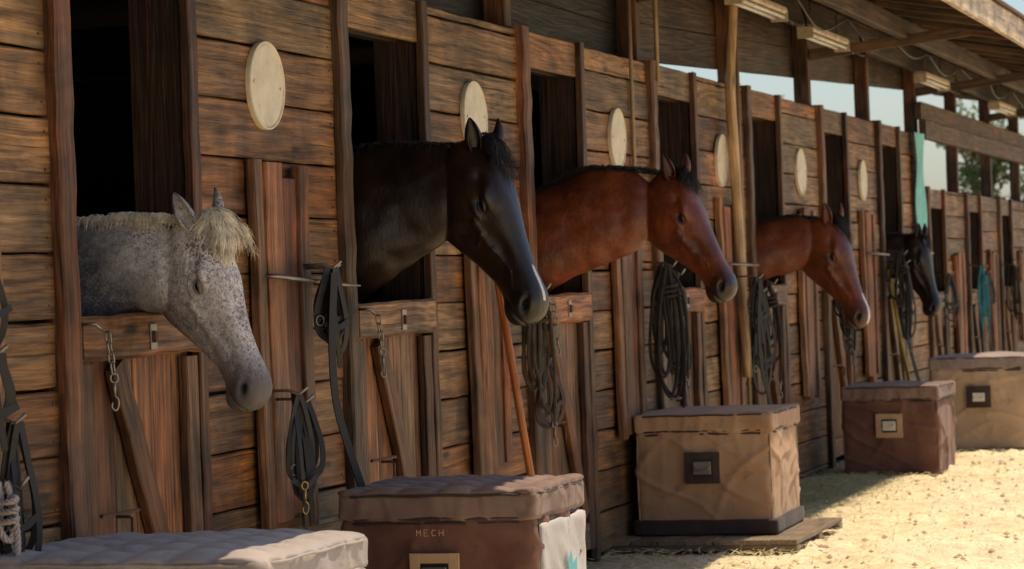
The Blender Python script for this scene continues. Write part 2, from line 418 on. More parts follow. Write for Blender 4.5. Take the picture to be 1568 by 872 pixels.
def trunk(x0, x1, y0, y1, z0, z1, body, lid, frame, rot=0, band=False, quilt=False, badge=None, lidt=.095, pipe=None):
    e = empty('tack_trunk'); cx, cy = (x0+x1)/2, (y0+y1)/2
    hx, hy = (x1-x0)/2, (y1-y0)/2; sd = R()*50
    def rid(v, w): return (max(0, w-abs(v))/w)**1.5
    def dw(p, n):
        t = min(1, max(0, (p.z-z0)/(z1-z0)))
        k = .30+.70*math.sin(t*math.pi)
        a = noise.noise(V((p.x*4+sd, p.y*4, p.z*2.6)))
        b = rid(noise.noise(V((p.x*4+p.z*3+sd, p.y*4+p.z*3, p.z*1.5))), .18)
        c = rid(noise.noise(V((p.x*3.5-p.z*4, p.y*3.5-p.z*4+sd, p.z*1.5))), .16)
        d_ = rid(noise.noise(V((p.x*9, p.y*9+sd, p.z*1.6))), .20)*t
        edge = .012*(1-abs(p.y/hy)**4) if abs(n.x) > .5 else .010*(1-abs(p.x/hx)**4)
        return k*(.018*a + .011*b + .011*c + .007*d_) + edge*k
    m = MB(); vs, fs = rbox((-hx, -hy, z0), (hx, hy, z1-lidt+.01), .016, 50, dw); m.raw(vs, fs)
    m.obj('body', body, e, True)
    def dl(p, n):
        q = .009*noise.noise(V((p.x*4+sd, p.y*4, 0)))
        if n.z > .7:
            q += .014*(1-(p.x/hx)**2)*(1-(p.y/hy)**2)
            if quilt: q += .017*(abs(math.sin(math.pi*(p.x)/.11))*abs(math.sin(math.pi*(p.y)/.13)))**.5
        else: q += .007*noise.noise(V((p.x*10, p.y*10, p.z*9+sd)))+.006*rid(noise.noise(V((p.x*13, p.y*13, p.z*4+sd))), .22)
        return q
    m = MB(); vs, fs = rbox((-hx-.016, -hy-.016, z1-lidt), (hx+.016, hy+.016, z1), .020, 50, dl); m.raw(vs, fs)
    m.obj('lid', lid, e, True)
    m = MB(); zl = z1-lidt
    for zz, ex, rr in ((z1-.010, .022, .0045), (zl+.010, .016, .005), (zl-.006, .012, .006)):
        pts = [(sx*(hx+ex-.008), sy*(hy+ex-.008), zz) for sx, sy in ((-1, -1), (1, -1), (1, 1), (-1, 1))]
        full = []
        for i in range(4):
            A, B = V(pts[i]), V(pts[(i+1) % 4])
            for k in range(1, 12):
                q_ = A.lerp(B, k/12); full.append(q_+V((0, 0, .002*math.sin(k*1.7+i)))+V((q_.x, q_.y, 0)).normalized()*.004)
        m.sweep(full, rr, 6, closed=True)
    m.obj('zip_piping', pipe or F_DK, e, True)
    m = MB()
    for sx, sy in ((-1, -1), (1, -1), (-1, 1)):
        m.sweep([(sx*(hx-.003+.004*math.sin(k/8*3.1)), sy*(hy-.003+.004*math.sin(k/8*3.1)), z0+.02+(zl-z0-.03)*k/8) for k in range(9)], .005, 6)
    m.obj('corner_seams', body, e, True)
    if band:
        m = MB(); vs, fs = rbox((-hx-.026, -hy-.026, z0-.005), (hx+.026, hy+.026, z0+.072), .012, 14, lambda p, n: .003*noise.noise(p*8)); m.raw(vs, fs)
        m.obj('base_band', F_DK, e, True)
    bz = z0 + (zl-z0)*.66; fw, fh = .085, .075; X = -hx-.038
    m = MB()
    for (a, b, w) in (((X, -fw, bz+fh-.016), (X, fw, bz+fh-.016), .034), ((X, -fw, bz-fh+.016), (X, fw, bz-fh+.016), .034)):
        m.beam(a, b, w, .008, (0, 0, 1), jit=.001)
    for s_ in (-1, 1):
        m.beam((X-.001, s_*(fw-.018), bz-fh), (X-.001, s_*(fw-.018), bz+fh), .036, .008, (0, 1, 0), jit=.001)
    m.beam((X+.015, 0, bz-fh+.005), (X+.015, 0, bz+fh-.005), .16, .020, (0, 1, 0), jit=0)
    m.obj('badge_frame', frame, e)
    m = MB(); m.beam((X+.002, 0, bz-fh+.02), (X+.002, 0, bz+fh-.02), .12, .006, (0, 1, 0), jit=0); m.obj('badge_back', M_BLACKP, e)
    m = MB(); m.beam((X-.008, 0, bz-.030), (X-.008, 0, bz+.030), .085, .006, (0, 1, 0), jit=0, ch=.002)
    m.sweep([(X-.012, -.034, bz+.008), (X-.028, -.03, bz-.008), (X-.03, 0, bz-.014), (X-.028, .03, bz-.008), (X-.012, .034, bz+.008)], .0045, 8)
    m.obj('badge_plate', badge or M_METAL, e)
    m = MB(); m.sweep(cr([(.05, hy+.01, zl-.12), (.02, hy+.05, zl-.15), (-.02, hy+.05, zl-.15), (-.05, hy+.01, zl-.12)], 6), 0, 8, flat=(.025, .006), ref=(0, 0, 1)); m.obj('handle', F_DK, e)
    e.location = (cx, cy, 0); e.rotation_euler = (0, 0, rot)
    return e
tA = trunk(6.52, 7.22, -.87, -.10, .0, .625, F_GRY, F_GRY, F_FR, rot=-.03, quilt=True, pipe=F_GRY)
tB = trunk(8.80, 9.36, -.88, -.22, .0, .615, F_BRN, F_LIDB, F_FR, rot=.0, quilt=True)
tC = trunk(13.22, 13.97, -.72, -.07, .06, .64, F_TAN, F_TAN, F_DK, rot=.03, band=True)
tD = trunk(17.78, 18.36, -.85, -.25, .01, .565, F_BRN, F_LIDB, F_FR, rot=-.03, badge=M_WHITE)
tE = trunk(20.05, 20.8, -1.12, -.45, .01, .665, F_TAN2, F_LID, F_DK, rot=.03, badge=M_WHITE)
m = MB(); vs, fs = rbox((-.255, -.356, .02), (.262, -.338, .505), .008, 30, lambda p, n: .010*noise.noise(V((p.x*7, 3, p.z*6)))+.006*noise.noise(V((p.x*16+p.z*9, 9, p.z*11)))); m.raw(vs, fs); m.obj('side_panel', F_PALE, tB, True)
m = MB()
m.raw([(x_-.06, -.376, z_) for x_, z_ in ((.02, .36), (.06, .40), (.08, .35), (.13, .37), (.12, .28), (.15, .22), (.07, .24), (.03, .21), (.035, .29))], [tuple(range(9))]); m.obj('monogram_patch', F_TL, tB)
m = MB(); yy = -.06; Xb = -.28-.028; zb = .475
for ch in 'MECH':
    segs = {'M': [((0, 0), (0, 1)), ((0, 1), (.5, .4)), ((.5, .4), (1, 1)), ((1, 1), (1, 0))], 'E': [((0, 0), (0, 1)), ((0, 1), (1, 1)), ((0, .5), (.8, .5)), ((0, 0), (1, 0))],
            'C': [((1, .9), (.3, 1)), ((.3, 1), (0, .5)), ((0, .5), (.3, 0)), ((.3, 0), (1, .1))], 'H': [((0, 0), (0, 1)), ((1, 0), (1, 1)), ((0, .5), (1, .5))]}[ch]
    for (a, b) in segs:
        m.sweep([(Xb-.006, -(yy+a[0]*.014), zb+a[1]*.02), (Xb-.006, -(yy+b[0]*.014), zb+b[1]*.02)], .0014, 5)
    yy += .026
m.obj('stitched_lettering', F_FR, tB)
pal = MB()
for i in range(7):
    pal.beam((12.95, -.84+i*.135, .042), (14.15, -.84+i*.135+U(-.01, .01), .042), .125, .022, (0, 1, 0), jit=.002)
for xx in (13.0, 13.55, 14.08):
    pal.beam((xx, -.9, .016), (xx, .0, .016), .09, .028, (1, 0, 0))
pal.obj('wooden_pallet', wood('wood_pallet', (.46, .32, .20), (.22, .13, .07)))

# ------------------------------------------------------------------ hanging tack
HD = V((.8, -.6, 0)); FN = (-.6, -.8, 0)
def loc2(o, p, z, off=0): return V(o) + HD*p + V((0, 0, z)) + V(FN)*off
def link(mb, c, ax, side, L=.042, W=.024, r=.0035):
    c = V(c); ax = V(ax).normalized(); side = V(side); side = (side-ax*side.dot(ax)).normalized(); pts = []
    for k in range(16):
        a = 2*math.pi*k/16; s_, c_ = math.sin(a), math.cos(a)
        pts.append(c + ax*(c_*W/2 + (1 if c_ > 0 else -1)*(L-W)/2) + side*(s_*W/2))
    mb.sweep(pts, r, 6, closed=True)
def chain(mb, p0, n, drift=(0, 0, 0)):
    p = V(p0)
    for i in range(n):
        link(mb, p, (drift[0], drift[1], -1), (1, 0, 0) if i % 2 else (.3, 1, 0), .036, .02, .003); p = p + V((drift[0]*.029, drift[1]*.029, -.029))
    return p
def snap(mb, p):
    p = V(p)
    link(mb, p, (0, 0, 1), (.8, -.6, 0), .026, .024, .003)
    mb.sweep([p+V((0, 0, -.013)), p+V((0, 0, -.03)), p+V((0, 0, -.05))], lambda t: .006-.002*t, 8)
    mb.sweep(cr([p+V((0, 0, -.05)), p+HD*.011+V((0, 0, -.062)), p+HD*.010+V((0, 0, -.082)), p+V((0, 0, -.092)), p-HD*.010+V((0, 0, -.082)), p-HD*.008+V((0, 0, -.068))], 4), .003, 6)
def rope(mb, pts, r=.0065, pitch=.045):
    pts = [V(p) for p in pts]; d = [0]
    for i in range(1, len(pts)): d.append(d[-1]+(pts[i]-pts[i-1]).length)
    n = max(8, int(d[-1]/.008)); res = []; j = 0
    for k in range(n+1):
        s_ = d[-1]*k/n
        while j < len(d)-2 and d[j+1] < s_: j += 1
        t = (s_-d[j])/max(1e-9, d[j+1]-d[j]); res.append((pts[j].lerp(pts[j+1], min(1, t)), s_))
    for ph in range(3):
        u = None; out = []
        for i, (p, s_) in enumerate(res):
            t = (res[min(i+1, n)][0]-res[max(i-1, 0)][0]).normalized()
            u = t.orthogonal() if u is None else (u-t*u.dot(t))
            u.normalize(); w = t.cross(u); a = 2*math.pi*(s_/pitch+ph/3)
            out.append(p + u*math.cos(a)*r*.85 + w*math.sin(a)*r*.85)
        mb.sweep(out, r*.60, 6)
def halter(o, sc=1, mat=M_LEATH, lead=True, flip=1, wd=.018, name='halter', length=None, n=4, leadlen=.75):
    """a halter hung by its crown piece: long narrow strap loops falling straight, ring ends, optional lead strap"""
    e = empty(name); m = MB(); k = MB(); l = (length or .27)*sc
    for i in range(n):
        w = U(.022, .060)*sc; ll = l*U(.70, 1.12); c = U(-.015, .015); off = .008+.011*i
        pts = [(c-.004, .0), (c-w*.55, -ll*.25), (c-w, -ll*.62), (c-w*.85, -ll*.90), (c, -ll), (c+w*.85, -ll*.88), (c+w, -ll*.60), (c+w*.5, -ll*.25), (c+.004, .0)]
        P3 = [loc2(o, flip*p+U(-.004, .004), z, off+.006*math.sin(q*.9+i)) for q, (p, z) in enumerate(pts)]
        m.sweep(cr(P3, 7), 0, flat=(.004, wd*U(.8, 1.1)), ref=(FN[0]+U(-.35, .35), FN[1], U(-.15, .15)), rect=True)
        if i in (0, 2): link(k, loc2(o, flip*(c-w*.9), -ll*.75, off+.006), (0, 0, 1), HD, .034, .030, .0028)
    m.sweep(cr([loc2(o, -.045*sc, -l*.70, .05), loc2(o, 0, -l*.76, .058), loc2(o, .05*sc, -l*.68, .05)], 6), 0, flat=(.004, wd), ref=FN, rect=True)
    m.sweep(cr([loc2(o, .0, .004, .0), loc2(o, -.012, -l*.5, .055), loc2(o, .008, -l*1.25, .05)], 6), 0, flat=(.004, wd*.8), ref=FN, rect=True)
    if lead:
        pl = [(-.012, -.02), (-.030, -.25), (-.022, -.45), (.018, -.60), (.07, -leadlen)]
        m.sweep(cr([loc2(o, flip*p*sc, z*sc, .065) for p, z in pl], 7), 0, flat=(.006, wd*1.3), ref=FN, rect=True)
    k.sweep([loc2(o, -.03, .01, .0)+V((0, .09, 0)), loc2(o, -.03, .01, .02), loc2(o, 0, -.004, .04), loc2(o, .02, .02, .06)], .005, 8)
    m.obj('straps', mat, e); k.obj('rings', M_METAL, e, True)
    return e
def ropes(o, loops, mat=M_ROPE, name='lead_rope', width=.07, length=.5, tail=True, r=.0065):
    e = empty(name); m = MB(); k = MB()
    for i in range(loops):
        w = width*U(.3, 1); l = length*U(.6, 1.12); c = U(-.5, .5)*width; of = .008+.010*i
        pts = [loc2(o, c*.3-.01, 0, of), loc2(o, c-w*.6, -l*.35, of), loc2(o, c-w*.7, -l*.8, of), loc2(o, c, -l, of+.01), loc2(o, c+w*.7, -l*.8, of), loc2(o, c+w*.5, -l*.3, of), loc2(o, c*.3+.01, 0, of)]
        rope(m, cr([p+V((U(-.012, .012), U(-.008, .008), U(-.015, .015))) for p in pts], 8), r)
    of = .02+.010*loops
    pts = [loc2(o, math.cos(a)*width*.42, -length*.16-a*.004, .035+.045*math.sin(a)) for a in [q*.5 for q in range(0, 36)]]
    rope(m, pts, r)
    if tail:
        pts = [loc2(o, width*.3, -length*.2, of), loc2(o, width*.5, -length*.7, of), loc2(o, width*.35, -length*1.15, of)]
        rope(m, cr(pts, 8), r); snap(k, pts[-1])
    k.sweep([V(o)+V((0, .09, .02)), V(o)+V((0, -.02, .01)), V(o)+V((.0, -.06, -.01)), V(o)+V((0, -.08, .02))], .006, 8)
    m.obj('rope', mat, e, True); k.obj('snap_and_hook', M_METAL, e, True)
    return e

halter((8.97, -.13, 1.37), 1.0, wd=.021, length=.27, n=4)
halter((8.99, -.12, 1.36), 1.0, M_LEATHB, lead=False, wd=.017, length=.22, n=2)
halter((8.67, -.13, .93), 1.0, M_NYL, lead=False, wd=.022, length=.32, n=5)
halter((8.62, -.13, .96), 1.0, M_LEATH, lead=False, wd=.018, length=.40, n=2)
m = MB(); snap(m, (8.57, -.18, .66)); m.obj('snap_hook', M_BRASS, None, True)
halter((6.53, -.12, 1.44), 1.0, M_LEATH, lead=False, length=.24, n=2)
halter((6.55, -.12, 1.16), 1.0, M_LEATH, lead=False, wd=.022, length=.20, n=2)
halter((6.62, -.13, .98), 1.0, M_LEATH, lead=False, length=.36, n=4)
ropes((6.58, -.12, .82), 3, M_ROPEW, length=.20, width=.04, tail=True)
ropes((11.42, -.12, 1.27), 7, M_ROPE, width=.07, length=.50)
halter((11.48, -.14, .97), 1.0, M_LEATHB, lead=False)
ropes((13.62, -.13, 1.36), 6, M_ROPED, width=.13, length=.62)
ropes((13.75, -.14, 1.32), 6, M_ROPE, width=.08, length=.46)
halter((13.78, -.15, 1.08), 1.1, M_NYL, lead=False)
ropes((15.9, -.16, 1.25), 5, M_ROPED, width=.10, length=.5)
halter((15.72, -.16, 1.20), 1.3, M_LEATH, lead=False, length=.40)
halter((15.55, -.18, 1.28), 1.1, M_LEATH, lead=True)
ropes((18.45, -.13, 1.33), 6, M_ROPED, width=.09, length=.48)
halter((18.5, -.15, 1.25), 1.2, M_LEATH, lead=False, length=.38)
ropes((20.75, -.13, 1.42), 6, M_ROPED, width=.08, length=.55)
halter((20.9, -.15, 1.35), 1.3, M_LEATH, wd=.022, length=.40)
halter((23.3, -.13, 1.25), 1.3, M_LEATH, lead=False)
ropes((25.2, -.13, 1.3), 4, M_TEAL, width=.08, length=.5)
halter((25.6, -.13, 1.25), 1.4, M_LEATH, wd=.022)
ropes((27.4, -.13, 1.3), 5, M_ROPED, width=.08, length=.5)
for n in range(-1, 10):
    x0 = px(n); m = MB(); dt = 1.24 if n < NLOW else 1.1
    m.sweep([(x0+.10, -.045, dt-.02), (x0+.10, -.085, dt-.02), (x0+.14, -.09, dt-.04)], .005, 8)
    pe = chain(m, (x0+.16, -.095, dt-.06), 4, (.15, -.05, 0)); snap(m, pe)
    m.obj('door_chain', M_METAL, None, True)
m = MB(); m.sweep([(8.62, -.02, 1.345), (8.62, -.085, 1.345), (8.75, -.10, 1.335), (9.22, -.10, 1.31), (9.36, -.105, 1.305)], lambda t: .008-.005*max(0, t-.7)/.3, 8)
m.sweep([(9.15, -.0, 1.315), (9.15, -.10, 1.315)], .005, 6); m.obj('blanket_bar', M_METAL, None, True)
for xx, zz in ((15.4, 1.36), (17.6, 1.40), (19.9, 1.42), (22.0, 1.43)):
    m = MB(); m.sweep([(xx, .0, zz), (xx, -.13, zz), (xx+.45, -.14, zz-.01)], .008, 8); m.sweep([(xx+.3, 0, zz-.01), (xx+.3, -.14, zz-.01)], .005, 6); m.obj('blanket_bar', M_METAL, None, True)
e = empty('broom'); m = MB(); m.sweep([(10.98, -.10, 1.36), (10.98, -.19, .7), (10.98, -.27, .16)], .0165, 10); m.obj('handle', W_HDL, e, True)
m = MB(); m.beam((10.80, -.285, .13), (11.16, -.285, .13), .06, .05, (0, 1, 0)); m.obj('head', W_RED, e)
m = MB()
for i in range(260):
    a = U(-.17, .17); b = U(-.02, .02); m.sweep([(10.98+a, -.285+b, .11), (10.98+a*1.08+U(-.006, .006), -.285+b*1.8, .01)], .0014, 3)
m.obj('bristles', M_STRAW, e)
m = MB(); m.sweep([(10.92, .0, 1.385), (10.92, -.10, 1.385), (10.94, -.13, 1.385), (11.04, -.13, 1.385), (11.05, -.12, 1.41)], .006, 8); m.sweep([(10.95, -.118, 1.335), (10.95, -.118, 1.40)], .017, 10); m.obj('tool_hook', M_METAL, None, True)
e = empty('broom'); m = MB(); m.sweep([(20.75, -.06, 1.3), (20.7, -.25, .14)], .014, 8); m.obj('handle', M_YEL, e, True)
m = MB(); m.beam((20.55, -.27, .12), (20.9, -.27, .12), .06, .05, (0, 1, 0)); m.beam((20.55, -.27, .06), (20.9, -.27, .06), .045, .08, (0, 1, 0)); m.obj('head', W_RED, e)
m = MB(); m.sweep(cr([(15.66, -.10, .72), (15.64, -.085, 1.3), (15.62, -.075, 2.0), (15.60, -.07, 2.4), (15.72, -.09, 3.02)], 6), .030, 14)
m.obj('support_pole', wood('wood_pole', (.66, .44, .24), (.38, .22, .10), grey=.1, stainlo=.7), None, True)
m = MB(); m.sweep([(15.86, -.06, .4), (15.86, -.055, 3.1)], .012, 8)
m.sweep([(13.55, -.03, 1.3), (13.56, -.025, 3.05)], .011, 8); m.sweep([(14.0, -.05, 2.3), (14.0, -.05, 3.05)], .012, 8); m.obj('conduit_pipe', simple('conduit', (.30, .20, .11), .55, .3), None, True)
m = MB(); vs = []; fs = []
for i in range(13):
    for j in range(5):
        z = 1.28+.085*i*1.08; vs.append((22.25+.11*j+.01*math.sin(i), -.06-.012*math.sin(i*.8+j), z))
for i in range(12):
    for j in range(4): fs.append((i*5+j, i*5+j+1, i*5+j+6, i*5+j+5))
m.raw(vs, fs); m.obj('teal_banner', simple('banner_teal', (.20, .56, .55), .7), None, True)
for i, (xx, zz) in enumerate(((15.7, 2.84), (17.7, 2.80), (22.2, 2.79), (26.5, 2.79))):
    e = empty('strip_light_fixture'); yy = -.22
    m = MB(); m.beam((xx-.6, yy, zz), (xx+.6, yy, zz), .10, .045, (0, 1, 0), jit=0, ch=.012)
    for s_ in (-1, 1):
        m.beam((xx+s_*.6, yy, zz-.03), (xx+s_*.62, yy, zz-.03), .10, .07, (0, 1, 0), jit=0)
    m.obj('housing', M_FIXT, e)
    m = MB()
    for s_ in (-1, 1): m.sweep([(xx-.59, yy+s_*.03, zz-.042), (xx+.59, yy+s_*.03, zz-.042)], .012, 10)
    m.obj('tubes', M_BUCK, e, True)
    m = MB()
    for s_ in (-.45, .45): m.sweep([(xx+s_, yy, zz+.02), (xx+s_, yy, zc(yy)-.06)], .004, 6)
    m.sweep(cr([(xx+.6, yy, zz), (xx+.75, yy-.05, zz-.07), (xx+.9, yy+.02, zz-.02), (xx+1.1, yy-.06, zz-.06), (xx+1.3, yy, zz+.08)], 6), .006, 6)
    m.obj('hangers', M_BLACKP, e, True)
m = MB()
for k in range(9):
    a = 13+k*1.7; m.sweep(cr([(a, -.3, 2.93), (a+.85, -.32+U(-.05, .05), 2.83+U(-.04, .03)), (a+1.7, -.3, 2.93)], 8), .006, 6)
m.obj('electric_cable', M_BLACKP, None, True)
e = empty('bucket'); m = MB(); S = 28; vs = []
for (r, z) in ((.0, .0), (.115, .0), (.12, .01), (.145, .29), (.152, .30), (.147, .305), (.138, .29), (.11, .02), (0, .02)):
    for j in range(S): vs.append((r*math.cos(2*math.pi*j/S), r*math.sin(2*math.pi*j/S), z))
m.raw(vs, [(k*S+j, k*S+(j+1) % S, (k+1)*S+(j+1) % S, (k+1)*S+j) for k in range(8) for j in range(S)])
m.obj('pail', M_BUCK, e, True)
m = MB(); m.sweep(cr([(-.147, 0, .28), (-.12, 0, .40), (0, 0, .46), (.12, 0, .40), (.147, 0, .28)], 6), .004, 6); m.sweep([(0, 0, .46), (0, .12, .52), (0, .2, .52)], .006, 6); m.obj('bail', M_METAL, e, True)
e.location = (28.2, -.2, .84)

# ------------------------------------------------------------------ horses
def ss(a, b, x): t = np.clip((x-a)/(b-a), 0, 1); return t*t*(3-2*t)
def coat(name, base, base2, muzzle, kind='plain', rough=.42, spec=.42):
    N = NT(name); oc = N.coord()
    sp = N.n('ShaderNodeSeparateColor', {0: N.attr('mask').outputs['Color']}).outputs
    big = N.noise(oc, 5, 4, .6); fine = N.noise(N.map(oc, (1, 1, .35)), 300, 2, .6); mid = N.noise(N.map(oc, (1.4, 1, .5)), 70, 3, .65)
    col = N.mix(N.mr(big, .38, .62), base, base2)
    col = N.scale(col, N.mr(fine, .3, .7, .66, 1.34))
    col = N.scale(col, N.mr(mid, .3, .7, .78, 1.22))
    if kind == 'grey':
        xyz = N.n('ShaderNodeSeparateXYZ', {0: oc}).outputs
        t = N.math('ADD', N.math('ADD', xyz[0], N.math('MULTIPLY', N.math('SUBTRACT', xyz[2], 1.4), .9)), N.math('MULTIPLY', N.math('SUBTRACT', big, .5), .3))
        den = N.mr(N.noise(oc, 7, 3, .6), .38, .62, .06, -.05)
        sp1 = N.noise(oc, 130, 3, .65)
        col = N.mix(N.mr(N.math('SUBTRACT', sp1, den), .535, .60, 0, .85), col, (.10, .052, .045))
        sp2 = N.noise(oc, 48, 4, .7)
        col = N.mix(N.mr(sp2, .49, .64, 0, .60), col, (.19, .15, .15))
        dap = N.n('ShaderNodeTexVoronoi', {'Vector': oc, 'Scale': 26.0}).outputs['Distance']
        shf = N.mr(t, -.12, .14, .92, 0)
        spk = N.mix(N.mr(sp1, .50, .62, 0, .75), (.040, .036, .044), (.26, .245, .25))
        spk = N.mix(N.mr(dap, .15, .5, .35, 0), spk, (.30, .28, .28))
        col = N.mix(shf, col, spk)
    col = N.mix(N.math('MULTIPLY', sp[0], 1, clamp=True), col, muzzle)
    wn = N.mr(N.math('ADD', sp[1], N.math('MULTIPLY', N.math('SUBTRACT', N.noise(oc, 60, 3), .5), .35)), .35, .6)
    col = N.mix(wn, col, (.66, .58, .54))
    col = N.mix(sp[2], col, (.010, .008, .008))
    N.bump(N.math('ADD', N.math('MULTIPLY', fine, .8), N.math('ADD', mid, N.math('MULTIPLY', N.noise(oc, 26, 3, .6), 1.2))), .34, .003)
    return N.out(col, rough, Specular_IOR_Level=spec)
M_EYE = simple('eye_dark', (.008, .004, .003), .06)

HEAD = [(-.050, -.05, -.10, .02, 0, 1), (-.040, -.018, -.13, .048, 0, .95), (-.02, -.004, -.155, .062, 0, .9), (.0, .004, -.180, .070, .05, .88), (.05, .020, -.230, .078, .10, .80),
        (.10, .031, -.256, .087, .12, .74), (.15, .034, -.266, .091, .14, .72), (.20, .031, -.258, .088, .14, .72), (.25, .022, -.236, .077, .14, .72),
        (.31, .012, -.203, .063, .14, .74), (.37, .004, -.170, .054, .14, .74), (.43, .0, -.146, .050, .10, .72), (.48, .001, -.138, .053, .06, .7),
        (.52, .0, -.144, .060, .04, .72), (.55, -.008, -.147, .061, .0, .75), (.575, -.022, -.138, .054, -.02, .8), (.592, -.042, -.118, .040, 0, .9), (.60, -.062, -.098, .018, 0, 1)]
def loft(rows, fn, S=48, sub=5):
    rows = np.array(rows, float); m = len(rows); out = []
    for i in range(m-1):
        p1, p2 = rows[i], rows[i+1]; p0 = rows[i-1] if i else 2*p1-p2; p3 = rows[i+2] if i+2 < m else 2*p2-p1
        for k in range(sub):
            t = k/sub; out.append(.5*((2*p1)+(p2-p0)*t+(2*p0-5*p1+4*p2-p3)*t*t+(3*p1-p0-3*p2+p3)*t**3))
    out.append(rows[-1]); vs = []; fs = []
    for r in out:
        for j in range(S): vs.append(fn(r, 2*math.pi*j/S))
    for i in range(len(out)-1):
        for j in range(S):
            j2 = (j+1) % S; fs.append((i*S+j, i*S+j2, (i+1)*S+j2, (i+1)*S+j))
    fs.append(tuple(range(S-1, -1, -1))); fs.append(tuple((len(out)-1)*S+j for j in range(S)))
    return vs, fs
def LNm(A, B, a0, b0, a1, b1, w):
    t = np.clip(((A-a0)*(a1-a0)+(B-b0)*(b1-b0))/((a1-a0)**2+(b1-b0)**2), 0, 1)
    return np.exp(-(np.hypot(A-a0-t*(a1-a0), B-b0-t*(b1-b0))/w)**2)
EA, EB = .192, -.047
def make_horse(X, poll, alpha, L, neck, mat, hairmat, yaw=.2, earback=0., white=None, manelen=.07, manesd=1, maneup=.5, vox=.005, nmane=600, jaw=1.0, fore=150, wide=1.0, forelen=.13, eartilt=(0, 0), earlen=.125, hr=.0016, fluff=0):
    e = empty('horse'); al = math.radians(alpha); s = L/.6; cy, sy_ = math.cos(yaw), math.sin(yaw)
    d = (math.cos(al), -math.sin(al)); nn = (math.sin(al), math.cos(al))
    def H(a, b, q):
        p = (a*d[0]+b*nn[0])*s; z = (a*d[1]+b*nn[1])*s; q = q*s*wide
        return V((poll[0]+p*cy+q*sy_, -p*sy_+q*cy, poll[1]+z))
    def fh(r, t):
        a, top, bot, w, k, ex = r; bot = top+(bot-top)*jaw; mid = (top+bot)/2; h = (top-bot)/2; c_, s_ = math.cos(t), math.sin(t)
        return H(a, mid+h*c_, w*math.copysign(abs(s_)**ex, s_)*(1+k*c_))
    def fn_(r, t):
        tp, tz, bp, bz, w = r; c_, s_ = math.cos(t), math.sin(t); m = .5+.5*c_
        return V((bp+(tp-bp)*m, w*math.copysign(abs(s_)**.85, s_)*(1-.30*c_), bz+(tz-bz)*m))
    v1, f1 = loft(HEAD, fh); v2, f2 = loft(neck, fn_)
    b = len(v1)
    me = bpy.data.meshes.new('tmp'); me.from_pydata([tuple(v) for v in v1+v2], [], f1+[tuple(i+b for i in f) for f in f2]); me.update()
    tmp = bpy.data.objects.new('tmp', me); scene.collection.objects.link(tmp)
    md = tmp.modifiers.new('r', 'REMESH'); md.mode = 'VOXEL'; md.voxel_size = vox
    md = tmp.modifiers.new('s', 'SMOOTH'); md.factor = .5; md.iterations = int(10*(.005/vox)**1)
    dg = bpy.context.evaluated_depsgraph_get(); dg.update()
    nm = bpy.data.meshes.new_from_object(tmp.evaluated_get(dg)); bpy.data.objects.remove(tmp)
    n = len(nm.vertices); co = np.empty(n*3, np.float32); nm.vertices.foreach_get('co', co); co = co.reshape(-1, 3).astype(float)
    no = np.empty(n*3, np.float32); nm.vertex_normals.foreach_get('vector', no); no = no.reshape(-1, 3).astype(float)
    x = co[:, 0]-poll[0]; y = co[:, 1]; z = co[:, 2]-poll[1]
    pp = x*cy-y*sy_; q = (x*sy_+y*cy)/s/wide
    A = (pp*d[0]+z*d[1])/s; B = (pp*nn[0]+z*nn[1])/s; Q = np.abs(q)
    side = ss(.012, .03, Q)
    def G(a, b_, ra, rb, h, rot=0):
        da, db = A-a, B-b_; c_, s_ = math.cos(rot), math.sin(rot)
        return h*np.exp(-((da*c_+db*s_)/ra)**2-((-da*s_+db*c_)/rb)**2)
    def LN(a0, b0, a1, b1, w, h): return h*LNm(A, B, a0, b0, a1, b1, w)
    D = G(EA-.022, EB+.026, .032, .014, .013, -.2)+G(EA, EB, .022, .014, -.009)+G(EA+.008, EB-.026, .03, .010, .006)
    D += G(.105, -.025, .028, .018, -.011)+G(.235, -.04, .02, .03, -.003)
    D += G(.15, -.155, .085, .07, .008)+G(.245, -.16, .03, .05, -.005)
    D += LN(.235, -.098, .335, -.088, .014, .008)+G(.36, -.050, .07, .025, -.007)+G(.39, -.118, .05, .022, -.006)+LN(.24, -.20, .40, -.142, .012, .005)
    D += G(.535, -.045, .034, .027, .011)+G(.540, -.050, .017, .0105, -.030, -.65)+G(.515, -.030, .016, .006, -.006, .4)
    D += LN(.602, -.094, .510, -.112, .0045, -.010)+G(.56, -.084, .03, .012, .005)+G(.55, -.128, .03, .012, .007)+G(.500, -.116, .012, .01, -.005)
    D += LN(.27, -.09, .30, -.13, .0045, .003)+LN(.30, -.13, .25, -.17, .0045, .003)+LN(.33, -.08, .42, -.06, .0045, .0028)+LN(.42, -.06, .47, -.075, .0045, .0028)+LN(.215, -.09, .27, -.085, .004, .0024)
    D *= side
    D += G(.52, -.150, .03, .014, .007)
    hd = (B > -.34) & (A > -.1)
    D = np.where(hd, D, 0)
    nz = np.array([noise.noise(V((c[0]*6, c[1]*6, c[2]*6)))*.010+noise.noise(V((c[0]*13, c[1]*13+4, c[2]*17)))*.005 for c in co])
    headw = ss(-.02, .10, A)*ss(-.30, -.24, B)
    D = D*s + nz*(1-.8*headw)
    co = co + no*D[:, None]
    nm.vertices.foreach_set('co', co.astype(np.float32).ravel())
    muz = ss(.40, .56, A)*(B > -.2); face = (B > -.32)
    eyed = np.exp(-((A-EA)/.03)**2-((B-EB)/.022)**2)*side
    mk = np.zeros((n, 4)); mk[:, 3] = 1
    mk[:, 0] = np.clip(muz*.96+eyed*.9, 0, 1)
    pit = (np.exp(-(((A-.540)*.8-(B+.050)*.6)/.014)**2-(((A-.540)*.6+(B+.050)*.8)/.010)**2)+.6*LNm(A, B, .604, -.094, .52, -.108, .003))*side
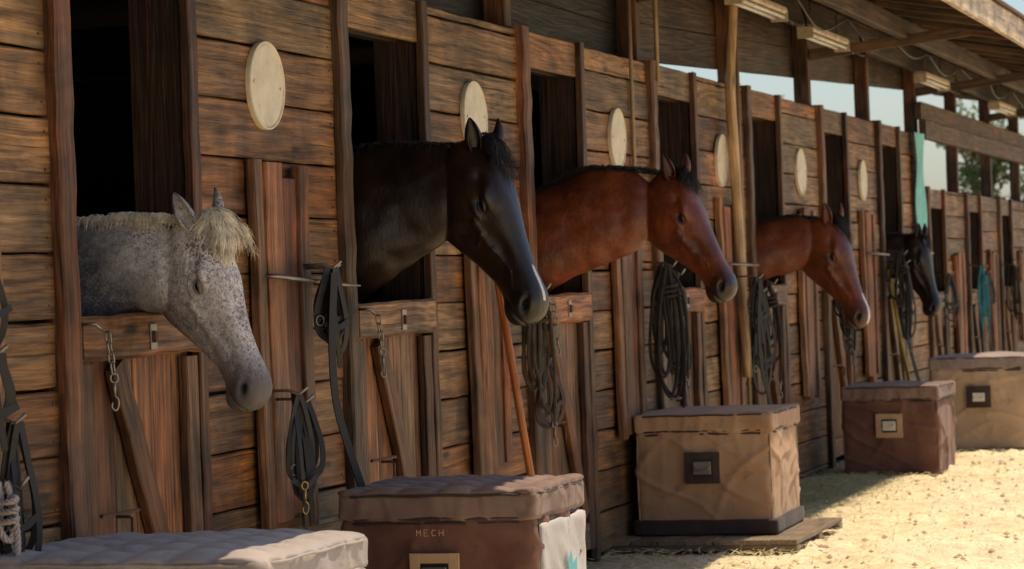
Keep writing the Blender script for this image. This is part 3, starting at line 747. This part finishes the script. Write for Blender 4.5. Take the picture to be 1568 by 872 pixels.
    mk[:, 2] = np.clip(pit*1.4, 0, 1)*(A > .4)
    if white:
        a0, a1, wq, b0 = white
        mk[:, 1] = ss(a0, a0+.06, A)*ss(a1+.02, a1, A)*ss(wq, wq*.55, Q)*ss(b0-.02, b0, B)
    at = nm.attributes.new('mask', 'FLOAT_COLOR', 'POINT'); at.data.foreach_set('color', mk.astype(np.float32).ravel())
    nm.polygons.foreach_set('use_smooth', [True]*len(nm.polygons)); nm.materials.clear(); nm.materials.append(mat); nm.update()
    hb = bpy.data.objects.new('head_and_neck', nm); scene.collection.objects.link(hb); hb.parent = e
    sel = (np.abs(A-EA) < .012) & (np.abs(B-EB) < .010) & face
    q2 = (( (co[:, 0]-poll[0])*sy_+co[:, 1]*cy)/s/wide); Q2 = np.abs(q2)
    qs = float(np.median(Q2[sel])) if sel.any() else .08
    em = MB(); lid = MB()
    for sg in (-1, 1):
        c0 = (EA, EB, sg*(qs-.0075))
        S = 20; vs = [H(c0[0]+.0195*math.sin(math.pi*i/10)*math.cos(2*math.pi*j/S), c0[1]+.0170*math.cos(math.pi*i/10), c0[2]+.0180*math.sin(math.pi*i/10)*math.sin(2*math.pi*j/S)) for i in range(11) for j in range(S)]
        em.raw(vs, [(i*S+j, i*S+(j+1) % S, (i+1)*S+(j+1) % S, (i+1)*S+j) for i in range(10) for j in range(S)])
        up = []; lo_ = []
        for k in range(9):
            t = math.pi*k/8; ca, sa = math.cos(t), math.sin(t)
            up.append(H(c0[0]-.023*ca, c0[1]+.0115*sa-.002+.004*ca, sg*(qs-.003+.010*sa)))
            lo_.append(H(c0[0]-.023*ca, c0[1]-.0125*sa+.001+.004*ca, sg*(qs-.002+.008*sa)))
        lid.sweep(cr(up, 3), lambda t: (.0022+.0048*math.sin(math.pi*t))*s, 8); lid.sweep(cr(lo_, 3), lambda t: (.002+.0030*math.sin(math.pi*t))*s, 8)
    em.obj('eyes', M_EYE, e, True)
    lo = lid.obj('eyelids', mat, e, True); c = lo.data.attributes.new('mask', 'FLOAT_COLOR', 'POINT'); c.data.foreach_set('color', np.tile([.85, 0, 0, 1], len(lo.data.vertices)).astype(np.float32))
    prof = [(0, .62), (.12, .80), (.3, 1), (.5, .95), (.7, .74), (.85, .46), (.95, .2), (1, .02)]
    for sg in (-1, 1):
        ax = V((-.93-earback*.2, .42-earback-eartilt[0 if sg < 0 else 1], sg*.22)).normalized(); opn = V((.35, .65, sg*.80)); opn = (opn-ax*opn.dot(ax)).normalized(); sd = ax.cross(opn)
        vs = []; T = 14; S = 15
        for i in range(T+1):
            t = i/T; rad = .031*np.interp(t, [p_[0] for p_ in prof], [p_[1] for p_ in prof])
            base = V((.014, -.008, sg*.050)) + ax*(earlen*t) + V((0, 0, -sg*.020*t*t)) + opn*(.018*math.sin(t*2.6)-.006)
            for j in range(S):
                a = math.radians(-138+276*j/(S-1)); w = rad*(1-.18*t)
                pt = base - opn*math.cos(a)*w*.75 + sd*math.sin(a)*w
                vs.append(H(*pt))
        fs = [(i*S+j, i*S+j+1, (i+1)*S+j+1, (i+1)*S+j) for i in range(T) for j in range(S-1)]
        o = mkobj('ear', vs, fs, mat, e, True, {'mask': ('FLOAT_COLOR', [[.25+.5*(i/T)**3, 0, 0, 1] for i in range(T+1) for j in range(S)])})
        sm = o.modifiers.new('t', 'SOLIDIFY'); sm.thickness = .0045; sm.offset = 0
        o.modifiers.new('s', 'SUBSURF').render_levels = 1
    hm = MB(); crest = [V((r[0], 0, r[1])) for r in neck[1:-2]]+[H(-.01, .0, 0)]
    cp = cr(crest, 10); m_ = len(cp)
    for i in range(nmane):
        t = R()*(m_-1); k = int(t); r0 = cp[k].lerp(cp[min(k+1, m_-1)], t-k)
        sgn = manesd if R() < .8 else -manesd
        r0 = r0 + V((U(-.01, .01), sgn*U(-.006, .016), -.010)); l = manelen*U(.35, 1.3)
        cl = U(-.7, .7)+.8*noise.noise(V((r0.x*14, 0, 0)))
        p1 = r0+V((.15*l*cl-.1*l, sgn*l*.20, l*.36*maneup+.012)); p2 = r0+V((.35*l*cl-.2*l, sgn*l*(.42+.1*cl), l*(.5*maneup-.18)+.008)); p3 = r0+V((.5*l*cl-.28*l, sgn*l*.55, l*(.6*maneup-.66)+.004))
        hm.sweep(cr([r0, p1, p2, p3], 2), lambda t: hr*(1-.8*t), 3)
    clumps = [(U(-.03, .03), U(-.034, .034), U(-.9, 1.2), U(-1, 1), U(.45, 1.2)) for _ in range(40)]
    for i in range(fore):
        ca0, cq0, cw, ccu, cl_ = random.choice(clumps)
        a0 = ca0+U(-.008, .008); q0 = cq0+U(-.008, .008); l = forelen*cl_*U(.6, 1.15); w = cw+U(-.3, .3); cu = fluff*(ccu+U(-.5, .5))
        pts = [H(a0, -.004, q0), H(a0+.002, .030+U(0, .012)+fluff*.7*cl_, q0*1.3), H(a0+l*.45, .050+U(-.010, .010)+fluff*(1.0+.4*ccu), q0*1.3+w*.024-.006+cu*.5), H(a0+l*.8, .046+U(-.010, .012)+fluff*(.6+.9*ccu), cq0*1.5+w*.036-.01+cu), H(a0+l, .040+U(-.008, .012)+fluff*(.3+1.0*ccu), cq0*1.4+w*.050-.012+cu*1.1)]
        hm.sweep(cr(pts, 3), lambda t: hr*(1-.75*t), 3)
    hm.obj('mane_and_forelock', hairmat, e, True)
    tz, bz = neck[0][1], neck[0][3]
    vs, fs = loft([(-.66, tz-.10, -.62, bz+.02, .12), (-.72, tz-.02, -.66, bz-.05, .19), (-1.0, tz+.02, -1.0, .72, .25), (-1.4, tz-.06, -1.4, .70, .29), (-1.8, tz-.04, -1.8, .76, .29), (-2.15, tz-.03, -2.15, .86, .26), (-2.35, tz-.18, -2.35, .95, .18), (-2.42, tz-.32, -2.42, 1.05, .06)], fn_, 28, 4)
    bm_ = MB(); bm_.raw(vs, fs)
    for sg in (-1, 1):
        bm_.sweep(cr([(-.85, sg*.14, 1.0), (-.82, sg*.14, .75), (-.80, sg*.14, .48), (-.80, sg*.14, .16), (-.76, sg*.14, .07), (-.74, sg*.14, .012)], 5), lambda t: np.interp(t, [0, .25, .5, .55, .75, .88, 1], [.12, .085, .045, .05, .033, .042, .062]), 12)
        bm_.sweep(cr([(-2.05, sg*.14, 1.1), (-1.98, sg*.15, .85), (-2.18, sg*.14, .52), (-2.12, sg*.14, .17), (-2.07, sg*.14, .07), (-2.05, sg*.14, .012)], 5), lambda t: np.interp(t, [0, .2, .45, .55, .75, .88, 1], [.17, .12, .055, .05, .036, .044, .062]), 12)
    bm_.obj('trunk_and_legs', mat, e, True)
    e.location = (X, 0, 0); e.rotation_euler = (0, 0, -math.pi/2)
    return e

C_GREY = coat('coat_grey', (.72, .67, .64), (.56, .51, .49), (.11, .092, .090), 'grey', .6)
C_BLK = coat('coat_black', (.026, .012, .007), (.010, .005, .0035), (.018, .012, .010), rough=.34, spec=.5)
C_BAY = coat('coat_bay', (.22, .054, .018), (.085, .020, .008), (.016, .009, .007), rough=.33, spec=.5)
C_BAY2 = coat('coat_bay_dark', (.21, .056, .022), (.09, .024, .011), (.06, .026, .018), rough=.36, spec=.5)
H_GREY = simple('hair_pale', (.86, .77, .60), .6, 0, 0, 0, .4, 30)
H_BLK = simple('hair_black', (.014, .009, .007), .5, 0, 0, 0, .3, 20)

make_horse(7.74, (.215, 1.50), 65, .57,
           [(-.95, 1.40, -.85, .80, .21), (-.55, 1.46, -.45, 1.00, .165), (-.25, 1.51, -.17, 1.15, .12), (-.05, 1.525, -.03, 1.235, .088), (.05, 1.522, .045, 1.243, .076), (.11, 1.495, .10, 1.25, .066), (.15, 1.45, .14, 1.29, .04)],
           C_GREY, H_GREY, yaw=.30, earback=.20, manelen=.07, manesd=-1, maneup=.6, vox=.0045, nmane=700, fore=1100, forelen=.125, eartilt=(.28, -.22), earlen=.138, hr=.0015, fluff=.024)
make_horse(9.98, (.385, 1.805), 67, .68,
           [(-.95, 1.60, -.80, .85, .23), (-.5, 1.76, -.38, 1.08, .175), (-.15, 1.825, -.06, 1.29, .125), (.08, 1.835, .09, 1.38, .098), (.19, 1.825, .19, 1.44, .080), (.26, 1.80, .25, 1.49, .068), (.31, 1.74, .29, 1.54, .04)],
           C_BLK, H_BLK, yaw=.22, white=(.40, .54, .011, -.010), manelen=.06, manesd=1, maneup=.2, vox=.005, nmane=900, fore=260, forelen=.13, eartilt=(.20, -.25), earlen=.115)  # white strip paints the bright highlight along the nose into the coat
make_horse(12.23, (.565, 1.745), 60, .60,
           [(-.95, 1.45, -.80, .82, .22), (-.5, 1.58, -.38, 1.05, .165), (-.1, 1.695, -.0, 1.275, .118), (.12, 1.785, .17, 1.345, .093), (.28, 1.79, .30, 1.395, .078), (.38, 1.77, .38, 1.43, .068), (.45, 1.71, .44, 1.49, .04)],
           C_BAY, H_BLK, yaw=.22, manelen=.05, manesd=1, maneup=.8, vox=.0055, nmane=1300, fore=220, forelen=.10, eartilt=(.22, -.32), earlen=.125)
make_horse(16.75, (.41, 1.60), 68, .66,
           [(-.95, 1.42, -.80, .80, .22), (-.5, 1.52, -.38, 1.02, .165), (-.1, 1.60, -.0, 1.262, .118), (.10, 1.635, .12, 1.29, .093), (.20, 1.64, .20, 1.32, .078), (.28, 1.62, .28, 1.36, .068), (.33, 1.56, .32, 1.41, .04)],
           C_BAY2, H_BLK, yaw=.22, white=(.40, .60, .015, -.03), manelen=.05, manesd=1, maneup=.5, vox=.007, nmane=700, fore=160, eartilt=(.2, -.2))
make_horse(21.25, (.23, 1.54), 74, .60,
           [(-.95, 1.40, -.80, .80, .22), (-.5, 1.50, -.38, 1.0, .165), (-.2, 1.55, -.1, 1.25, .118), (-.04, 1.565, -.0, 1.25, .095), (.05, 1.57, .04, 1.26, .08), (.11, 1.56, .10, 1.28, .068), (.15, 1.50, .14, 1.33, .04)],
           C_BLK, H_BLK, yaw=.22, manelen=.05, manesd=1, maneup=.5, vox=.007, nmane=500, fore=100)

# ------------------------------------------------------------------ trees beyond
N = NT('foliage'); oc = N.coord()
leafm = N.out(N.mix(N.mr(N.noise(oc, .8, 2), .35, .65), (.08, .12, .03), (.20, .21, .07)), .7)
barkm = simple('bark', (.16, .12, .09), .9, 0, 12, .5)
def tree(loc, h, r, n=5000):
    e = empty('tree'); m = MB(); tips = []
    m.sweep(cr([(0, 0, 0), (U(-.2, .2), U(-.2, .2), h*.35), (U(-.4, .4), U(-.4, .4), h*.6)], 6), lambda t: .22-.12*t, 10)
    for k in range(11):
        a = U(0, 6.28); z0 = h*U(.3, .58); rr = r*U(.35, .95); tp = V((math.cos(a)*rr, math.sin(a)*rr, h*U(.5, .97)))
        m.sweep(cr([(0, 0, z0), (tp.x*.4, tp.y*.4, z0+(tp.z-z0)*.6), tp], 5), lambda t: .08-.065*t, 6); tips.append(tp)
        for q in range(2): tips.append(tp + V((U(-1, 1), U(-1, 1), U(-.6, .2)))*r*.35)
    m.obj('trunk', barkm, e, True)
    vs = []; fs = []
    cr_ = [U(.18, .32)*r for _ in tips]
    for i in range(n):
        k = random.randrange(len(tips)); g = V((random.gauss(0, 1), random.gauss(0, 1), random.gauss(0, .75))); g = g.normalized()*cr_[k]*(R()**.4)
        c = tips[k]+g; a = V((U(-1, 1), U(-1, 1), U(-1, 1))).normalized(); b = a.orthogonal().normalized(); s_ = U(.05, .12)
        q = len(vs); vs += [c-a*s_, c+b*s_*.4, c+a*s_, c-b*s_*.4]; fs.append((q, q+1, q+2, q+3))
    mkobj('foliage', vs, fs, leafm, e); e.location = loc
for (x, y, h, r) in ((60, 9.3, 5.4, 1.3), (60, 4.4, 4.3, 1.4), (60, 2.0, 5.8, 2.2), (62, -1.2, 5.8, 2.6), (66, 13.5, 4.6, 1.6)):
    tree((x, y, 0), h, r)

# ------------------------------------------------------------------ light
w = bpy.data.worlds.new('World'); scene.world = w; w.use_nodes = True
nt = w.node_tree; bg = nt.nodes['Background']; sky = nt.nodes.new('ShaderNodeTexSky'); sky.sky_type = 'NISHITA'; sky.sun_disc = False
ts = V((.22, -.22, 1)).normalized()
sky.sun_elevation = math.asin(ts.z); sky.sun_rotation = math.atan2(ts.x, ts.y); sky.dust_density = 1.5; sky.air_density = 1.0
nt.links.new(sky.outputs[0], bg.inputs[0]); bg.inputs[1].default_value = .14
sl = bpy.data.lights.new('sun', 'SUN'); sl.energy = 5; sl.angle = math.radians(.5); sl.color = (1, .83, .59)
so = bpy.data.objects.new('sun', sl); scene.collection.objects.link(so); so.rotation_euler = ts.to_track_quat('Z', 'Y').to_euler(); so.location = (10, -5, 10)

# ------------------------------------------------------------------ camera
cam = bpy.data.cameras.new('camera'); co_ = bpy.data.objects.new('camera', cam); scene.collection.objects.link(co_)
th = math.radians(17.13); rl = math.radians(2.02)
fwd = V((math.cos(th), math.sin(th), 0)); rgt = V((math.sin(th), -math.cos(th), 0)); up = V((0, 0, 1))
cr_x = rgt*math.cos(rl)-up*math.sin(rl); cr_y = up*math.cos(rl)+rgt*math.sin(rl)
M = Matrix((cr_x, cr_y, -fwd)).transposed().to_4x4(); M.translation = V((0, -3.55, 1.29)); co_.matrix_world = M
cam.lens = 99.3; cam.sensor_width = 36; cam.clip_end = 1500; cam.clip_start = .1
cam.dof.use_dof = True; cam.dof.focus_distance = 9.2; cam.dof.aperture_fstop = 7.5
scene.camera = co_
scene.view_settings.view_transform = 'Standard'; scene.view_settings.look = 'None'; scene.view_settings.exposure = 0
